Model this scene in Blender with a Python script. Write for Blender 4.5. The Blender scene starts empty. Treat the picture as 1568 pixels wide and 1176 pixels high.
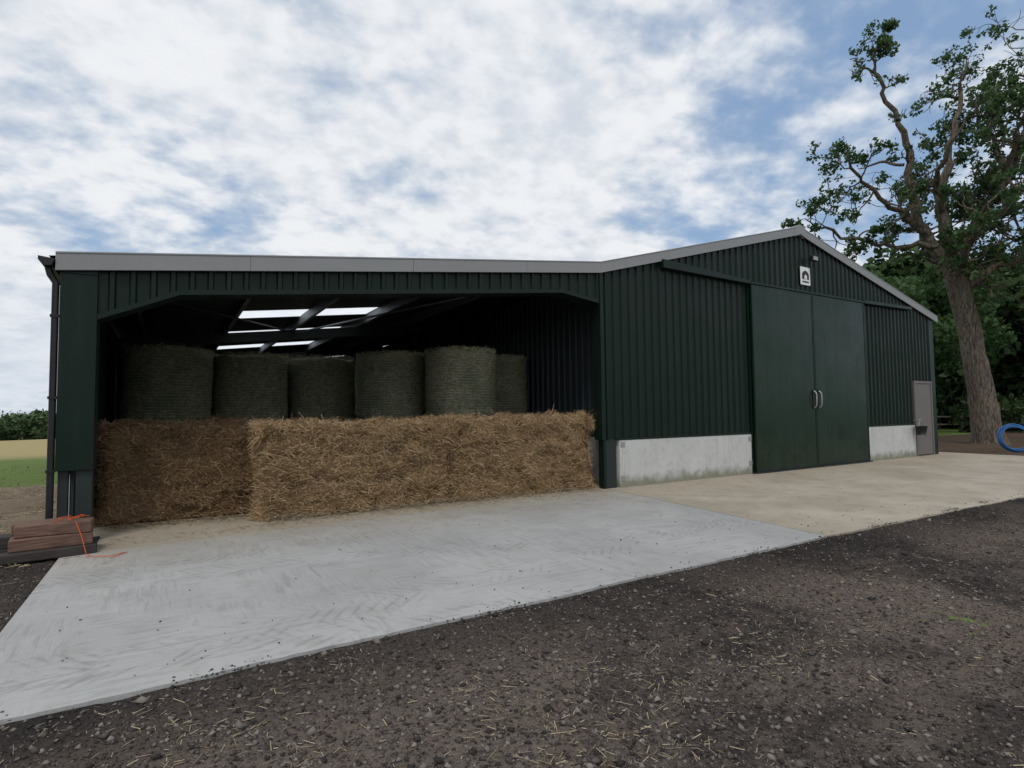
import bpy, math, random, bmesh
import numpy as np
from mathutils import Vector, Matrix, noise as mn
sc=bpy.context.scene
rnd=random.Random(7); rng=np.random.default_rng(11)
sc.view_settings.view_transform='Standard'; sc.view_settings.look='None'; sc.view_settings.exposure=0

# ------------------------------------------------------------ camera
CX,CY,CZ=-7.04,-7.86,1.4
yaw=math.radians(31.27); pitch=math.atan(43/860); roll=0.0115
F0=Vector((math.sin(yaw),math.cos(yaw),0)); R0=Vector((math.cos(yaw),-math.sin(yaw),0)); ZZ=Vector((0,0,1))
f=F0*math.cos(pitch)+ZZ*math.sin(pitch); u=ZZ*math.cos(pitch)-F0*math.sin(pitch)
r=R0*math.cos(roll)-u*math.sin(roll); u2=u*math.cos(roll)+R0*math.sin(roll)
cam=bpy.data.cameras.new("camera"); co=bpy.data.objects.new("camera",cam); sc.collection.objects.link(co)
co.matrix_world=Matrix(((r.x,u2.x,-f.x,CX),(r.y,u2.y,-f.y,CY),(r.z,u2.z,-f.z,CZ),(0,0,0,1)))
cam.sensor_width=36; cam.lens=36*860/1568; cam.clip_start=.05; cam.clip_end=2000; sc.camera=co

# ------------------------------------------------------------ node helpers
class NT:
    def __init__(s,nt): s.nt=nt
    def n(s,t,**k):
        nd=s.nt.nodes.new(t)
        for a,b in k.items(): setattr(nd,a,b)
        return nd
    def l(s,a,b): s.nt.links.new(a,b)
    def setin(s,sock,v):
        if isinstance(v,bpy.types.NodeSocket): s.l(v,sock)
        else: sock.default_value=v
    def math(s,op,a,b=0.0,clamp=False):
        nd=s.n('ShaderNodeMath',operation=op,use_clamp=clamp); s.setin(nd.inputs[0],a); s.setin(nd.inputs[1],b); return nd.outputs[0]
    def mix(s,fac,a,b,mode='MIX'):
        nd=s.n('ShaderNodeMix',data_type='RGBA',blend_type=mode); s.setin(nd.inputs[0],fac)
        s.setin(nd.inputs[6],a if isinstance(a,bpy.types.NodeSocket) else (*a,1)); s.setin(nd.inputs[7],b if isinstance(b,bpy.types.NodeSocket) else (*b,1)); return nd.outputs[2]
    def noise(s,vec,scale,detail=4,rough=.55,dist=0.0):
        nd=s.n('ShaderNodeTexNoise'); s.l(vec,nd.inputs['Vector']); nd.inputs['Scale'].default_value=scale; nd.inputs['Detail'].default_value=detail
        nd.inputs['Roughness'].default_value=rough; nd.inputs['Distortion'].default_value=dist; return nd.outputs['Fac']
    def vor(s,vec,scale,feature='F1',out='Distance'):
        nd=s.n('ShaderNodeTexVoronoi',feature=feature); s.l(vec,nd.inputs['Vector']); nd.inputs['Scale'].default_value=scale; return nd.outputs[out]
    def ss(s,v,a,b,lo=0.0,hi=1.0):
        nd=s.n('ShaderNodeMapRange',interpolation_type='SMOOTHSTEP'); s.setin(nd.inputs[0],v); nd.inputs[1].default_value=a; nd.inputs[2].default_value=b
        nd.inputs[3].default_value=lo; nd.inputs[4].default_value=hi; return nd.outputs[0]
    def mapping(s,vec,scale=(1,1,1),rot=(0,0,0),loc=(0,0,0)):
        nd=s.n('ShaderNodeMapping'); s.l(vec,nd.inputs[0]); nd.inputs['Scale'].default_value=scale; nd.inputs['Rotation'].default_value=rot; nd.inputs['Location'].default_value=loc; return nd.outputs[0]
    def bump(s,h,strength,dist=.02):
        nd=s.n('ShaderNodeBump'); s.l(h,nd.inputs['Height']); nd.inputs['Strength'].default_value=strength; nd.inputs['Distance'].default_value=dist; return nd.outputs[0]
def newmat(name,rough=.8,spec=.3,metal=0.0):
    m=bpy.data.materials.new(name); m.use_nodes=True; t=NT(m.node_tree); b=m.node_tree.nodes['Principled BSDF']
    b.inputs['Roughness'].default_value=rough; b.inputs['Specular IOR Level'].default_value=spec; b.inputs['Metallic'].default_value=metal
    tc=t.n('ShaderNodeTexCoord'); return m,t,b,tc.outputs['Object']
def basic(name,col,var=.25,scale=6,rough=.7,spec=.3,metal=0.0,bump=0.0,bscale=40):
    m,t,b,o=newmat(name,rough,spec,metal)
    n=t.noise(o,scale,4,.6)
    c=t.mix(n,[x*(1-var) for x in col],[min(1,x*(1+var)) for x in col]); t.l(c,b.inputs['Base Color'])
    if bump: t.l(t.bump(t.noise(o,bscale,4),bump,.01),b.inputs['Normal'])
    return m

# ------------------------------------------------------------ materials
def mat_green(name,col,rough=.42,spec=.4):
    m,t,b,o=newmat(name,rough,spec)
    n=t.noise(o,1.3,4,.6); s=t.noise(t.mapping(o,(7,7,.5)),2,3)
    c=t.mix(n,[x*.8 for x in col],[x*1.25 for x in col])
    c=t.mix(t.math('MULTIPLY',t.ss(s,.5,.8),.05),c,(.10,.11,.09))
    sep=t.n('ShaderNodeSeparateXYZ'); t.l(o,sep.inputs[0])
    low=t.math('MULTIPLY',t.ss(sep.outputs[2],1.3,.0),t.ss(t.noise(o,4,4),.4,.75))
    c=t.mix(t.math('MULTIPLY',low,.10),c,(.12,.11,.08))
    t.l(c,b.inputs['Base Color'])
    t.l(t.ss(n,.2,.8,rough-.07,rough+.12),b.inputs['Roughness'])
    t.l(t.bump(n,.15,.03),b.inputs['Normal']); return m
GREEN=mat_green("green_cladding",(.0034,.0125,.0082),.38,.23); GREEND=mat_green("green_door_paint",(.0030,.0175,.0072),.30,.27); GREENF=mat_green("green_flashing",(.0042,.0142,.0102),.36,.23)
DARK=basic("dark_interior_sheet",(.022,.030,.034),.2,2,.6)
GREYTRIM=basic("grey_barge_trim",(.24,.245,.25),.1,1.5,.45,.4)
GALV=basic("galvanised_steel",(.34,.35,.36),.2,9,.45,.5,.5)
PURL=basic("galvanised_purlin",(.17,.18,.20),.2,9,.5,.4,.3)
STEEL=basic("painted_steel_frame",(.02,.027,.027),.2,5,.5)
BLACK=basic("black_plastic",(.010,.011,.013),.2,5,.45,.4)
PVC=basic("door_grey_brown",(.15,.135,.13),.12,2,.5)
def mat_plinth():
    m,t,b,o=newmat("white_concrete_panel",.85,.2)
    n=t.noise(o,1.6,6,.65); n2=t.noise(o,9,5); sep=t.n('ShaderNodeSeparateXYZ'); t.l(o,sep.inputs[0])
    c=t.mix(n,(.42,.43,.42),(.60,.61,.60)); c=t.mix(t.math('MULTIPLY',t.ss(n2,.5,.75),.35),c,(.33,.31,.27))
    w=t.math('ADD',sep.outputs[2],t.math('MULTIPLY',t.noise(o,5,5,.7),-.45))
    c=t.mix(t.math('MULTIPLY',t.ss(w,.04,-.2),.85),c,(.17,.17,.11))
    st=t.noise(t.mapping(o,(9,9,.7)),1.5,4); c=t.mix(t.math('MULTIPLY',t.ss(st,.52,.75),.35),c,(.3,.3,.26))
    t.l(c,b.inputs['Base Color']); t.l(t.bump(n2,.25,.01),b.inputs['Normal']); return m
PLINTH=mat_plinth()
def mat_slab(name,ca,cb,stain,stamt,brush,tread=0.0):
    m,t,b,o=newmat(name,.85,.25)
    n=t.noise(o,.55,5,.6); n2=t.noise(o,3,6,.7); fine=t.noise(o,60,3)
    c=t.mix(t.ss(n,.35,.65),ca,cb); c=t.mix(t.math('MULTIPLY',t.ss(n2,.48,.75),stamt),c,stain)
    wv=t.noise(o,.9,3,.5,.8)
    b1=t.noise(t.mapping(o,(2.0,20,1),(0,0,.55)),1.2,3,.6,.8); b2=t.noise(t.mapping(o,(17,2.0,1),(0,0,.25)),1.2,3,.6,.8)
    bm=t.n('ShaderNodeMix',data_type='FLOAT'); t.l(t.ss(wv,.45,.55),bm.inputs[0]); t.l(b1,bm.inputs[2]); t.l(b2,bm.inputs[3]); br=bm.outputs[0]
    c=t.mix(t.math('MULTIPLY',t.ss(br,.48,.72),brush),c,[x*.55 for x in ca])
    c=t.mix(t.math('MULTIPLY',t.ss(br,.46,.28),brush*.5),c,[min(1,x*1.2) for x in cb])
    sp=t.vor(o,4.0); c=t.mix(t.math('MULTIPLY',t.ss(sp,.045,.02),t.ss(n2,.5,.56,0,.6)),c,(.10,.09,.08))
    sep=t.n('ShaderNodeSeparateXYZ'); t.l(o,sep.inputs[0])
    if tread:
        for (rot,per,off0) in ((.22,1.9,.3),(-.12,2.3,1.1)):
            q=t.n('ShaderNodeSeparateXYZ'); t.l(t.mapping(o,(1,1,1),(0,0,rot)),q.inputs[0])
            vv=t.math('ADD',q.outputs[1],t.math('MULTIPLY',t.noise(o,.5,2),.5))
            band=t.math('PINGPONG',t.math('ADD',vv,off0+20),per/2)
            inb=t.ss(band,.24,.20)
            ch=t.math('SINE',t.math('MULTIPLY',t.math('ADD',q.outputs[0],t.math('MULTIPLY',band,1.1)),52))
            f_=t.math('MULTIPLY',t.math('MULTIPLY',t.ss(ch,.1,.7),inb),t.math('MULTIPLY',t.ss(n2,.42,.6),tread)); c=t.mix(f_,c,[x*.5 for x in ca])
    wm=t.ss(t.math('ADD',sep.outputs[1],t.math('MULTIPLY',n2,1.6)),-1.4,.9); c=t.mix(t.math('MULTIPLY',wm,.6),c,(.34,.29,.215))
    c=t.mix(t.math('MULTIPLY',fine,.2),c,[x*.55 for x in ca])
    t.l(c,b.inputs['Base Color'])
    h=t.math('ADD',t.math('MULTIPLY',br,.9),t.math('MULTIPLY',fine,.25)); t.l(t.bump(h,.6,.015),b.inputs['Normal']); return m
SLAB=mat_slab("new_concrete",(.335,.337,.333),(.42,.422,.415),(.29,.275,.25),.5,.38,.34)
SLAB2=mat_slab("old_concrete",(.34,.30,.24),(.45,.405,.335),(.25,.205,.145),.65,.18)
def mat_soil():
    m,t,b,o=newmat("dark_soil",.95,.12)
    n=t.noise(o,.45,4,.6,.6); n2=t.noise(o,4,5,.7); n3=t.noise(o,30,4,.75); v=t.vor(o,40)
    c=t.mix(t.ss(n,.38,.6),(.052,.045,.042),(.175,.140,.118)); c=t.mix(t.math('MULTIPLY',t.ss(n2,.45,.7),.6),c,(.21,.172,.145))
    c=t.mix(t.ss(n3,.49,.70,0,.85),c,(.020,.018,.017))
    c=t.mix(t.ss(n3,.44,.28,0,.6),c,(.29,.25,.22))
    sep=t.n('ShaderNodeSeparateXYZ'); t.l(o,sep.inputs[0])
    dm=t.ss(t.math('ADD',sep.outputs[1],t.math('MULTIPLY',n2,.9)),-4.9,-4.0); c=t.mix(t.math('MULTIPLY',dm,.6),c,(.030,.026,.025))
    lm=t.math('MULTIPLY',t.ss(sep.outputs[0],-8.0,-8.5),t.ss(sep.outputs[1],-1.2,.4))
    ln=t.mix(n2,(.20,.16,.12),(.36,.30,.23)); ln=t.mix(t.ss(t.noise(t.mapping(o,(3,14,1)),5,4),.5,.7),ln,(.36,.26,.13))
    c=t.mix(lm,c,ln)
    rm=t.math('MULTIPLY',t.math('MULTIPLY',t.ss(sep.outputs[0],12.5,14.5),t.ss(sep.outputs[1],-5,-3)),.7); c=t.mix(rm,c,t.mix(n2,(.09,.06,.04),(.17,.12,.08)))
    t.l(c,b.inputs['Base Color'])
    h=t.math('ADD',t.math('MULTIPLY',n3,1.1),t.math('MULTIPLY',t.ss(v,.0,.5,1,0),.5)); t.l(t.bump(h,1.0,.05),b.inputs['Normal']); return m
SOIL=mat_soil()
def mat_field():
    m,t,b,o=newmat("grass_field",.9,.15)
    sep=t.n('ShaderNodeSeparateXYZ'); t.l(o,sep.inputs[0]); n=t.noise(o,.3,5,.65); n2=t.noise(o,8,4,.7)
    g=t.mix(n,(.085,.14,.03),(.15,.20,.05)); g=t.mix(t.math('MULTIPLY',n2,.5),g,(.05,.09,.02))
    tan=t.mix(n,(.36,.28,.14),(.29,.25,.11))
    yy=t.math('ADD',sep.outputs[1],t.math('MULTIPLY',n,7)); left=t.ss(sep.outputs[0],5,-5)
    c=t.mix(t.math('MULTIPLY',t.ss(yy,21,30),left),g,tan)
    t.l(c,b.inputs['Base Color']); t.l(t.bump(n2,.6,.05),b.inputs['Normal']); return m
FIELD=mat_field()
def mat_attr(name,ca,cb,rough=.8,trans=0.0,tint=None,spec=.2):
    m,t,b,o=newmat(name,rough,spec)
    a=t.n('ShaderNodeAttribute',attribute_name='shade'); c=t.mix(a.outputs['Fac'],ca,cb)
    t.l(c,b.inputs['Base Color'])
    if trans:
        tr=t.n('ShaderNodeBsdfTranslucent'); t.l(t.mix(.5,c,tint or cb),tr.inputs[0]); mx=t.n('ShaderNodeMixShader'); mx.inputs[0].default_value=trans
        t.l(b.outputs[0],mx.inputs[1]); t.l(tr.outputs[0],mx.inputs[2]); t.l(mx.outputs[0],m.node_tree.nodes['Material Output'].inputs[0])
    return m
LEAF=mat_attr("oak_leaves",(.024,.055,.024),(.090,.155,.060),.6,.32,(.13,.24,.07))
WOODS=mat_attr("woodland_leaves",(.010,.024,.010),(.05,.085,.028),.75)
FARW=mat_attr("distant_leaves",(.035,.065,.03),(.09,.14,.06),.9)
STRAW=mat_attr("straw_strands",(.17,.105,.052),(.64,.46,.27),.75,.0,spec=.2)
STRAWS=mat_attr("straw_strands_shaded",(.15,.085,.044),(.50,.34,.20),.8,.0,spec=.15)  # left bale's strands: its shade is put into the darker colours
STRAWG=mat_attr("loose_straw",(.14,.11,.07),(.46,.385,.26),.8)
STONE=mat_attr("stones",(.032,.028,.026),(.25,.22,.195),.9)
def mat_straw(name,k):
    m,t,b,o=newmat(name,.9,.15)
    a=t.noise(t.mapping(o,(5,5,20)),5,5,.75,1.2); d=t.noise(o,34,4,.75); l=t.noise(o,1.5,4)
    S=lambda c:tuple(x*k for x in c)
    c=t.mix(t.ss(a,.32,.68),S((.13,.073,.035)),S((.43,.285,.15))); c=t.mix(t.ss(d,.5,.72,0,.75),c,S((.60,.44,.26))); c=t.mix(t.ss(l,.42,.68,0,.4),c,S((.20,.112,.052)))
    c=t.mix(t.ss(d,.44,.3,0,.6),c,S((.07,.038,.018)))
    t.l(c,b.inputs['Base Color']); t.l(t.bump(t.math('ADD',a,d),1.0,.06),b.inputs['Normal']); return m
STRAWB=mat_straw("straw_body",1.0); STRAWB2=mat_straw("straw_body_shaded",.8)  # second body is the same straw darkened, painting in the left bale's shade
def mat_hay():
    m,t,b,o=newmat("net_wrapped_hay",.8,.2)
    sep=t.n('ShaderNodeSeparateXYZ'); t.l(o,sep.inputs[0])
    a=t.noise(t.mapping(o,(2.5,2.5,26)),3,5,.75,.6); d=t.noise(o,20,4,.75); l=t.noise(o,2,4)
    c=t.mix(t.ss(a,.34,.64),(.105,.105,.06),(.42,.40,.275)); c=t.mix(t.ss(d,.48,.70,0,.75),c,(.58,.54,.40)); c=t.mix(t.ss(l,.46,.66,0,.6),c,(.12,.165,.085))
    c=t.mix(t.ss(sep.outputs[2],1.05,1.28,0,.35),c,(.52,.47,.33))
    net=t.math('SINE',t.math('MULTIPLY',t.math('ADD',sep.outputs[2],t.math('MULTIPLY',l,.04)),120)); c=t.mix(t.math('MULTIPLY',t.ss(net,.75,1,0,.5),t.ss(d,.35,.6)),c,(.70,.72,.66))
    t.l(c,b.inputs['Base Color']); t.l(t.bump(t.math('ADD',a,t.math('MULTIPLY',d,.8)),1.0,.06),b.inputs['Normal']); return m
HAY=mat_hay(); HAYS=mat_attr("hay_strands",(.12,.13,.07),(.55,.52,.37),.8)
def mat_bark():
    m,t,b,o=newmat("bark",.9,.15)
    a=t.noise(t.mapping(o,(6,6,1.2)),3,5,.75,.6); l=t.noise(o,.8,4)
    c=t.mix(t.ss(a,.3,.7),(.035,.028,.022),(.30,.25,.20)); c=t.mix(t.ss(l,.5,.7,0,.5),c,(.17,.16,.12)); t.l(c,b.inputs['Base Color']); t.l(t.bump(a,1,.12),b.inputs['Normal']); return m
BARK=mat_bark()
def mat_wood(name,ca,cb):
    m,t,b,o=newmat(name,.8,.2); a=t.noise(t.mapping(o,(2,30,30)),2,5,.65,.3); c=t.mix(t.ss(a,.3,.7),ca,cb); c=t.mix(t.ss(t.noise(o,6,4),.5,.75,0,.4),c,(.05,.035,.03))
    t.l(c,b.inputs['Base Color']); t.l(t.bump(a,.5,.01),b.inputs['Normal']); return m
WOOD=mat_wood("weathered_timber",(.10,.058,.042),(.21,.13,.098)); WOODD=mat_wood("dark_timber",(.03,.027,.026),(.07,.06,.055)); FENCEW=mat_wood("fence_wood",(.20,.16,.11),(.30,.26,.19))
WHITE=basic("sign_white",(.75,.76,.76),.05,5,.4); ORANGE=basic("orange_twine",(.6,.09,.025),.2,20,.6); BLUE=basic("blue_pipe",(.02,.12,.34),.15,8,.4,.35)
def mat_sky_panel():
    m,t,b,o=newmat("translucent_rooflight",.5,.2)
    tr=t.n('ShaderNodeBsdfTranslucent'); tr.inputs[0].default_value=(.92,.94,.95,1); tp=t.n('ShaderNodeBsdfTransparent'); tp.inputs[0].default_value=(.95,.97,1,1)
    n=t.noise(o,3,4); mx=t.n('ShaderNodeMixShader'); t.l(t.ss(n,.3,.8,.5,.75),mx.inputs[0]); t.l(tr.outputs[0],mx.inputs[1]); t.l(tp.outputs[0],mx.inputs[2])
    t.l(mx.outputs[0],m.node_tree.nodes['Material Output'].inputs[0]); return m
SKYP=mat_sky_panel()

# ------------------------------------------------------------ mesh helpers
def empty(name,loc=(0,0,0)):
    o=bpy.data.objects.new(name,None); o.location=loc; o.empty_display_size=.3; sc.collection.objects.link(o); return o
def mk(name,verts,faces,mats,parent=None,smooth=False,midx=None,shade=None,loc=None):
    me=bpy.data.meshes.new(name)
    if isinstance(verts,np.ndarray) and isinstance(faces,np.ndarray):
        nv,nf,k=len(verts),len(faces),faces.shape[1]
        me.vertices.add(nv); me.vertices.foreach_set('co',verts.astype(np.float32).ravel())
        me.loops.add(nf*k); me.loops.foreach_set('vertex_index',faces.astype(np.int32).ravel())
        me.polygons.add(nf); me.polygons.foreach_set('loop_start',np.arange(0,nf*k,k,dtype=np.int32))
        try: me.polygons.foreach_set('loop_total',np.full(nf,k,dtype=np.int32))
        except Exception: pass
        me.update(calc_edges=True)
    else:
        me.from_pydata([tuple(v) for v in verts],[],[tuple(q) for q in faces])
    me.validate()
    for m in (mats if isinstance(mats,(list,tuple)) else [mats]): me.materials.append(m)
    if midx is not None: me.polygons.foreach_set('material_index',np.asarray(midx,dtype=np.int32))
    if smooth: me.polygons.foreach_set('use_smooth',np.ones(len(me.polygons),dtype=bool))
    if shade is not None:
        at=me.attributes.new('shade','FLOAT','POINT'); at.data.foreach_set('value',np.asarray(shade,dtype=np.float32))
    me.update()
    o=bpy.data.objects.new(name,me); sc.collection.objects.link(o)
    if parent: o.parent=parent
    if loc is not None: o.location=loc
    return o
def prism(name,poly,y0,y1,mat,parent,bevel=0.0):
    n=len(poly); v=[(x,y0,z) for x,z in poly]+[(x,y1,z) for x,z in poly]
    fs=[tuple(range(n)),tuple(range(2*n-1,n-1,-1))]+[(i,i+n,(i+1)%n+n,(i+1)%n) for i in range(n)]
    o=mk(name,v,fs,mat,parent)
    bm=bmesh.new(); bm.from_mesh(o.data); bmesh.ops.recalc_face_normals(bm,faces=bm.faces); bm.to_mesh(o.data); bm.free()
    if bevel:
        b=o.modifiers.new('b','BEVEL'); b.width=bevel; b.segments=2; b.limit_method='ANGLE'
    return o
def box(name,x0,x1,y0,y1,z0,z1,mat,parent,bevel=0.0):
    return prism(name,[(x0,z0),(x1,z0),(x1,z1),(x0,z1)],y0,y1,mat,parent,bevel)
def tube(name,pts,rad,mat,parent,seg=8,closed=False):
    V,Fc=tubegeo(pts,rad,seg,closed); return mk(name,V,Fc,mat,parent,True)
def tubegeo(pts,rad,seg=8,closed=False):
    pts=[Vector(p) for p in pts]; n=len(pts); V=[];Fc=[]
    rs=rad if isinstance(rad,(list,tuple)) else [rad]*n
    prev=None
    for i,p in enumerate(pts):
        if closed: d=pts[(i+1)%n]-pts[i-1]
        else: d=pts[min(i+1,n-1)]-pts[max(i-1,0)]
        if d.length<1e-6: d=Vector((0,0,1))
        d.normalize()
        if prev is None: a=d.orthogonal().normalized()
        else:
            a=(prev-d*prev.dot(d)); a=a.normalized() if a.length>1e-5 else d.orthogonal().normalized()
        prev=a; b=d.cross(a)
        for k in range(seg):
            t=2*math.pi*k/seg; V.append(p+(a*math.cos(t)+b*math.sin(t))*rs[i])
    m=n if closed else n-1
    for i in range(m):
        j=(i+1)%n
        for k in range(seg):
            k2=(k+1)%seg; Fc.append((i*seg+k,i*seg+k2,j*seg+k2,j*seg+k))
    return V,Fc
def off(s,amp=.03,P=.2):
    q=(s%P)
    if q<.12: return 0
    if q<.138: return amp*(q-.12)/.018
    if q<.182: return amp
    return amp*(.2-q)/.018
def clad(name,s0,s1,zb,zt,base,sgn,mat,parent,kinks=(),axis='x',amp=.03):
    P=.2; xs={round(s0,4),round(s1,4)}
    for k in kinks:
        if s0<k<s1: xs.add(round(k,4))
    k=math.floor(s0/P)
    while k*P<s1:
        for q in (0,.12,.138,.182):
            v=k*P+q
            if s0<v<s1: xs.add(round(v,4))
        k+=1
    xs=sorted(xs); V=[];Fc=[]
    for s in xs:
        d=base+sgn*off(s+1e-5,amp)
        for z in (zb(s),zt(s)):
            V.append((s,d,z) if axis=='x' else (d,s,z))
    for i in range(len(xs)-1): Fc.append((2*i,2*i+2,2*i+3,2*i+1))
    return mk(name,V,Fc,mat,parent)
def lerp(pts):
    def g(x):
        if x<=pts[0][0]: return pts[0][1]
        for (a,b),(c,d) in zip(pts,pts[1:]):
            if x<=c: return b+(d-b)*(x-a)/(c-a)
        return pts[-1][1]
    return g

# ------------------------------------------------------------ BARN
barn=empty("steel_barn")
XL,XM,XA,XR=-8.15,-.4,5.86,12.86
D=18.0
roof=lerp([(XL,3.17),(XM,4.07),(XA,5.75),(XR,4.12)])
kin=(XM,XA,-7.77,-6.97,-1.23,-.42)
under=lambda x: roof(x)-.03
soff=lerp([(-7.77,2.50),(-6.97,2.86),(-1.23,3.47),(-.42,3.36)])
clad("header_cladding",-7.77,-.36,lambda x:soff(x)+.05,under,0,-1,GREEN,barn,kin)
pts=[(-7.77,2.50),(-6.97,2.86),(-1.23,3.47),(-.42,3.36)]
prism("soffit_flashing",pts+[(x,z+.06) for x,z in reversed(pts)],-.036,.30,GREENF,barn)
box("corner_panel_left",-8.11,-7.772,-.038,.30,.81,3.0,GREENF,barn,.006)
prism("corner_panel_top",[(-8.11,3.003),(-7.772,3.003),(-7.772,roof(-7.77)-.04),(-8.11,roof(-8.11)-.04)],-.034,.29,GREENF,barn)
box("steel_post_1",-8.09,-8.0,.02,.12,-.02,.81,STEEL,barn,.004)
box("steel_post_2",-7.93,-7.78,.0,.2,-.02,.808,STEEL,barn,.004)
box("post_baseplate",-8.0,-7.72,-.05,.26,.0,.02,STEEL,barn)
box("corner_panel_mid",-.40,-.32,-.042,.18,.88,roof(-.4)-.10,GREENF,barn,.005)
box("steel_post_3",-.30,-.05,.0,.2,-.02,.88,STEEL,barn,.004)
box("bay_post_flange",-.36,-.30,-.02,.10,-.02,.879,GREENF,barn,.004)
clad("gable_cladding_left",-.32,3.86,lambda x:.88,under,0,-1,GREEN,barn,kin)
clad("gable_cladding_top",3.86,8.56,lambda x:4.1,under,0,-1,GREEN,barn,kin)
clad("gable_cladding_right",8.56,11.27,lambda x:.92,under,0,-1,GREEN,barn,kin)
clad("gable_cladding_over_door",11.27,12.36,lambda x:2.17,under,0,-1,GREEN,barn,kin)
box("corner_flashing_right",12.36,12.62,-.036,.06,0,4.14,GREENF,barn,.005)
box("drip_flashing_1",-.04,3.84,-.05,-.032,.86,.90,GREENF,barn)
box("drip_flashing_2",8.58,11.25,-.05,-.032,.90,.94,GREENF,barn)
box("concrete_panel_1",0.0,3.82,-.045,.12,-.02,.875,PLINTH,barn,.012)
box("concrete_panel_2",8.6,11.24,-.045,.12,-.02,.915,PLINTH,barn,.012)
for i,(x,z) in enumerate(((.02,.74),(.02,.12),(3.70,.72),(3.70,.2))): box("panel_bracket_%d"%i,x,x+.1,-.058,-.0475,z,z+.09,GALV,barn)
for i,(a,b) in enumerate(((3.86,6.185),(6.195,8.54))):
    box("sliding_door_%d"%i,a,b,-.12,-.07,.035,4.16,GREEND,barn,.006)
    box("door_stile_l%d"%i,a,a+.04,-.128,-.1195,.035,4.16,GREENF,barn,.003)
    box("door_stile_r%d"%i,b-.04,b,-.128,-.1195,.035,4.16,GREENF,barn,.003)
    box("door_bottom_rail%d"%i,a+.042,b-.042,-.126,-.1195,.035,.09,GREENF,barn,.003)
    for k in range(1,5):
        x=a+(b-a)*k/5; box("door_seam_%d_%d"%(i,k),x-.004,x+.004,-.1212,-.1195,.10,4.1,GREEND,barn)
    hx=b-.1 if i==0 else a+.1
    tube("door_handle_%d"%i,[(hx,-.135,1.42),(hx,-.18,1.45),(hx,-.20,1.5),(hx,-.20,1.74),(hx,-.18,1.79),(hx,-.135,1.82)],.016,GALV,barn)
    box("handle_plate_%d"%i,hx-.03,hx+.03,-.137,-.1285,1.38,1.86,STEEL,barn)
box("door_floor_channel",3.8,8.6,-.16,-.03,.0,.03,STEEL,barn)
prism("sliding_rail_cover_l",[(1.15,4.19),(3.84,4.16),(3.84,4.24),(1.15,4.36)],-.14,-.034,GREENF,barn,.006)
box("sliding_rail_cover_m",3.85,8.55,-.14,-.034,4.165,4.22,GREENF,barn,.006)
prism("sliding_rail_cover_r",[(8.56,4.16),(11.15,4.20),(11.15,4.29),(8.56,4.25)],-.14,-.034,GREENF,barn,.006)
box("door_side_flashing_l",3.80,3.855,-.06,-.03,.0,4.15,GREENF,barn)
box("door_side_flashing_r",8.545,8.59,-.06,-.03,.0,4.15,GREENF,barn)
box("personnel_door_frame",11.272,12.358,-.05,.05,2.10,2.169,PVC,barn,.004)
box("personnel_door_jamb_l",11.272,11.34,-.05,.05,0,2.099,PVC,barn,.004); box("personnel_door_jamb_r",12.29,12.358,-.05,.05,0,2.099,PVC,barn,.004)
box("personnel_door_leaf",11.342,12.288,-.03,.02,.03,2.098,PVC,barn,.004)
tube("personnel_door_handle",[(11.43,-.03,1.05),(11.43,-.07,1.05),(11.55,-.07,1.05)],.01,GALV,barn)
def barge(name,xa,xb):
    za,zb=roof(xa)+.03,roof(xb)+.03
    prism(name,[(xa,za-.19),(xb,zb-.19),(xb,zb),(xa,za)],-.085,-.06,GREYTRIM,barn,.004)
    prism(name+"_cap",[(xa,za-.003),(xb,zb-.003),(xb,zb+.018),(xa,za+.018)],-.092,.14,GREYTRIM,barn,.004)
for i,(a,b) in enumerate(((XL,-6.2),(-6.2,-4.0),(-3.998,-2.0),(-1.998,XM))): barge("barge_%d"%i,a+.001,b-.001)
for i,(a,b) in enumerate(((XM,2.6),(2.602,XA-.12),(XA+.12,9.4),(9.402,XR))): barge("barge_g%d"%i,a,b)
za=roof(XA)+.05
prism("ridge_cap",[(XA-.22,roof(XA-.22)-.17),(XA,za-.2),(XA+.22,roof(XA+.22)-.17),(XA+.22,roof(XA+.22)+.056),(XA,za+.04),(XA-.22,roof(XA-.22)+.056)],-.097,.2,GREYTRIM,barn,.004)
def quad_roof(name,xa,xb,ya,yb,mat,dz=0.0):
    return mk(name,[(xa,ya,roof(xa)+dz),(xb,ya,roof(xb)+dz),(xb,yb,roof(xb)+dz),(xa,yb,roof(xa)+dz)],[(0,1,2,3)],mat,barn)
rows=[-.06,4.2,5.15,7.35,8.15,10.7,11.6,D]; cols=[XL-.06,-5.95,-3.15,XM]
for i in range(7):
    for j in range(3):
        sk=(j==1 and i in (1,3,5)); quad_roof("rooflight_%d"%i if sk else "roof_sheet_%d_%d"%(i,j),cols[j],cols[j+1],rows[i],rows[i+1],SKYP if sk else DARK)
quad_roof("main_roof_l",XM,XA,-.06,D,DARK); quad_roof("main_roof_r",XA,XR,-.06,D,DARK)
for i,x in enumerate((-7.5,-6.02,-4.6,-3.1,-1.75)):
    z=roof(x)
    prism("purlin_%d"%i,[(x-.03,z-.19),(x+.035,z-.19),(x+.035,z-.18),(x-.02,z-.18),(x-.02,z-.006),(x-.03,z-.006)],.32,D-.1,PURL,barn)
for i,y in enumerate((5.95,12.2,16.8)):
    a=-8.0
    prism("rafter_%d"%i,[(a,roof(a)-.42),(XM,roof(XM)-.42),(XM,roof(XM)-.2),(a,roof(a)-.2)],y,y+.14,STEEL,barn)
    box("frame_column_%d"%i,-7.98,-7.76,y,y+.14,0,2.75,STEEL,barn)
tube("roof_brace_1",[(-7.5,.5,2.95),(-4.6,5.9,3.3)],.02,STEEL,barn)
tube("roof_brace_2",[(-1.75,.5,3.66),(-4.6,5.9,3.3)],.022,PURL,barn)
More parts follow.
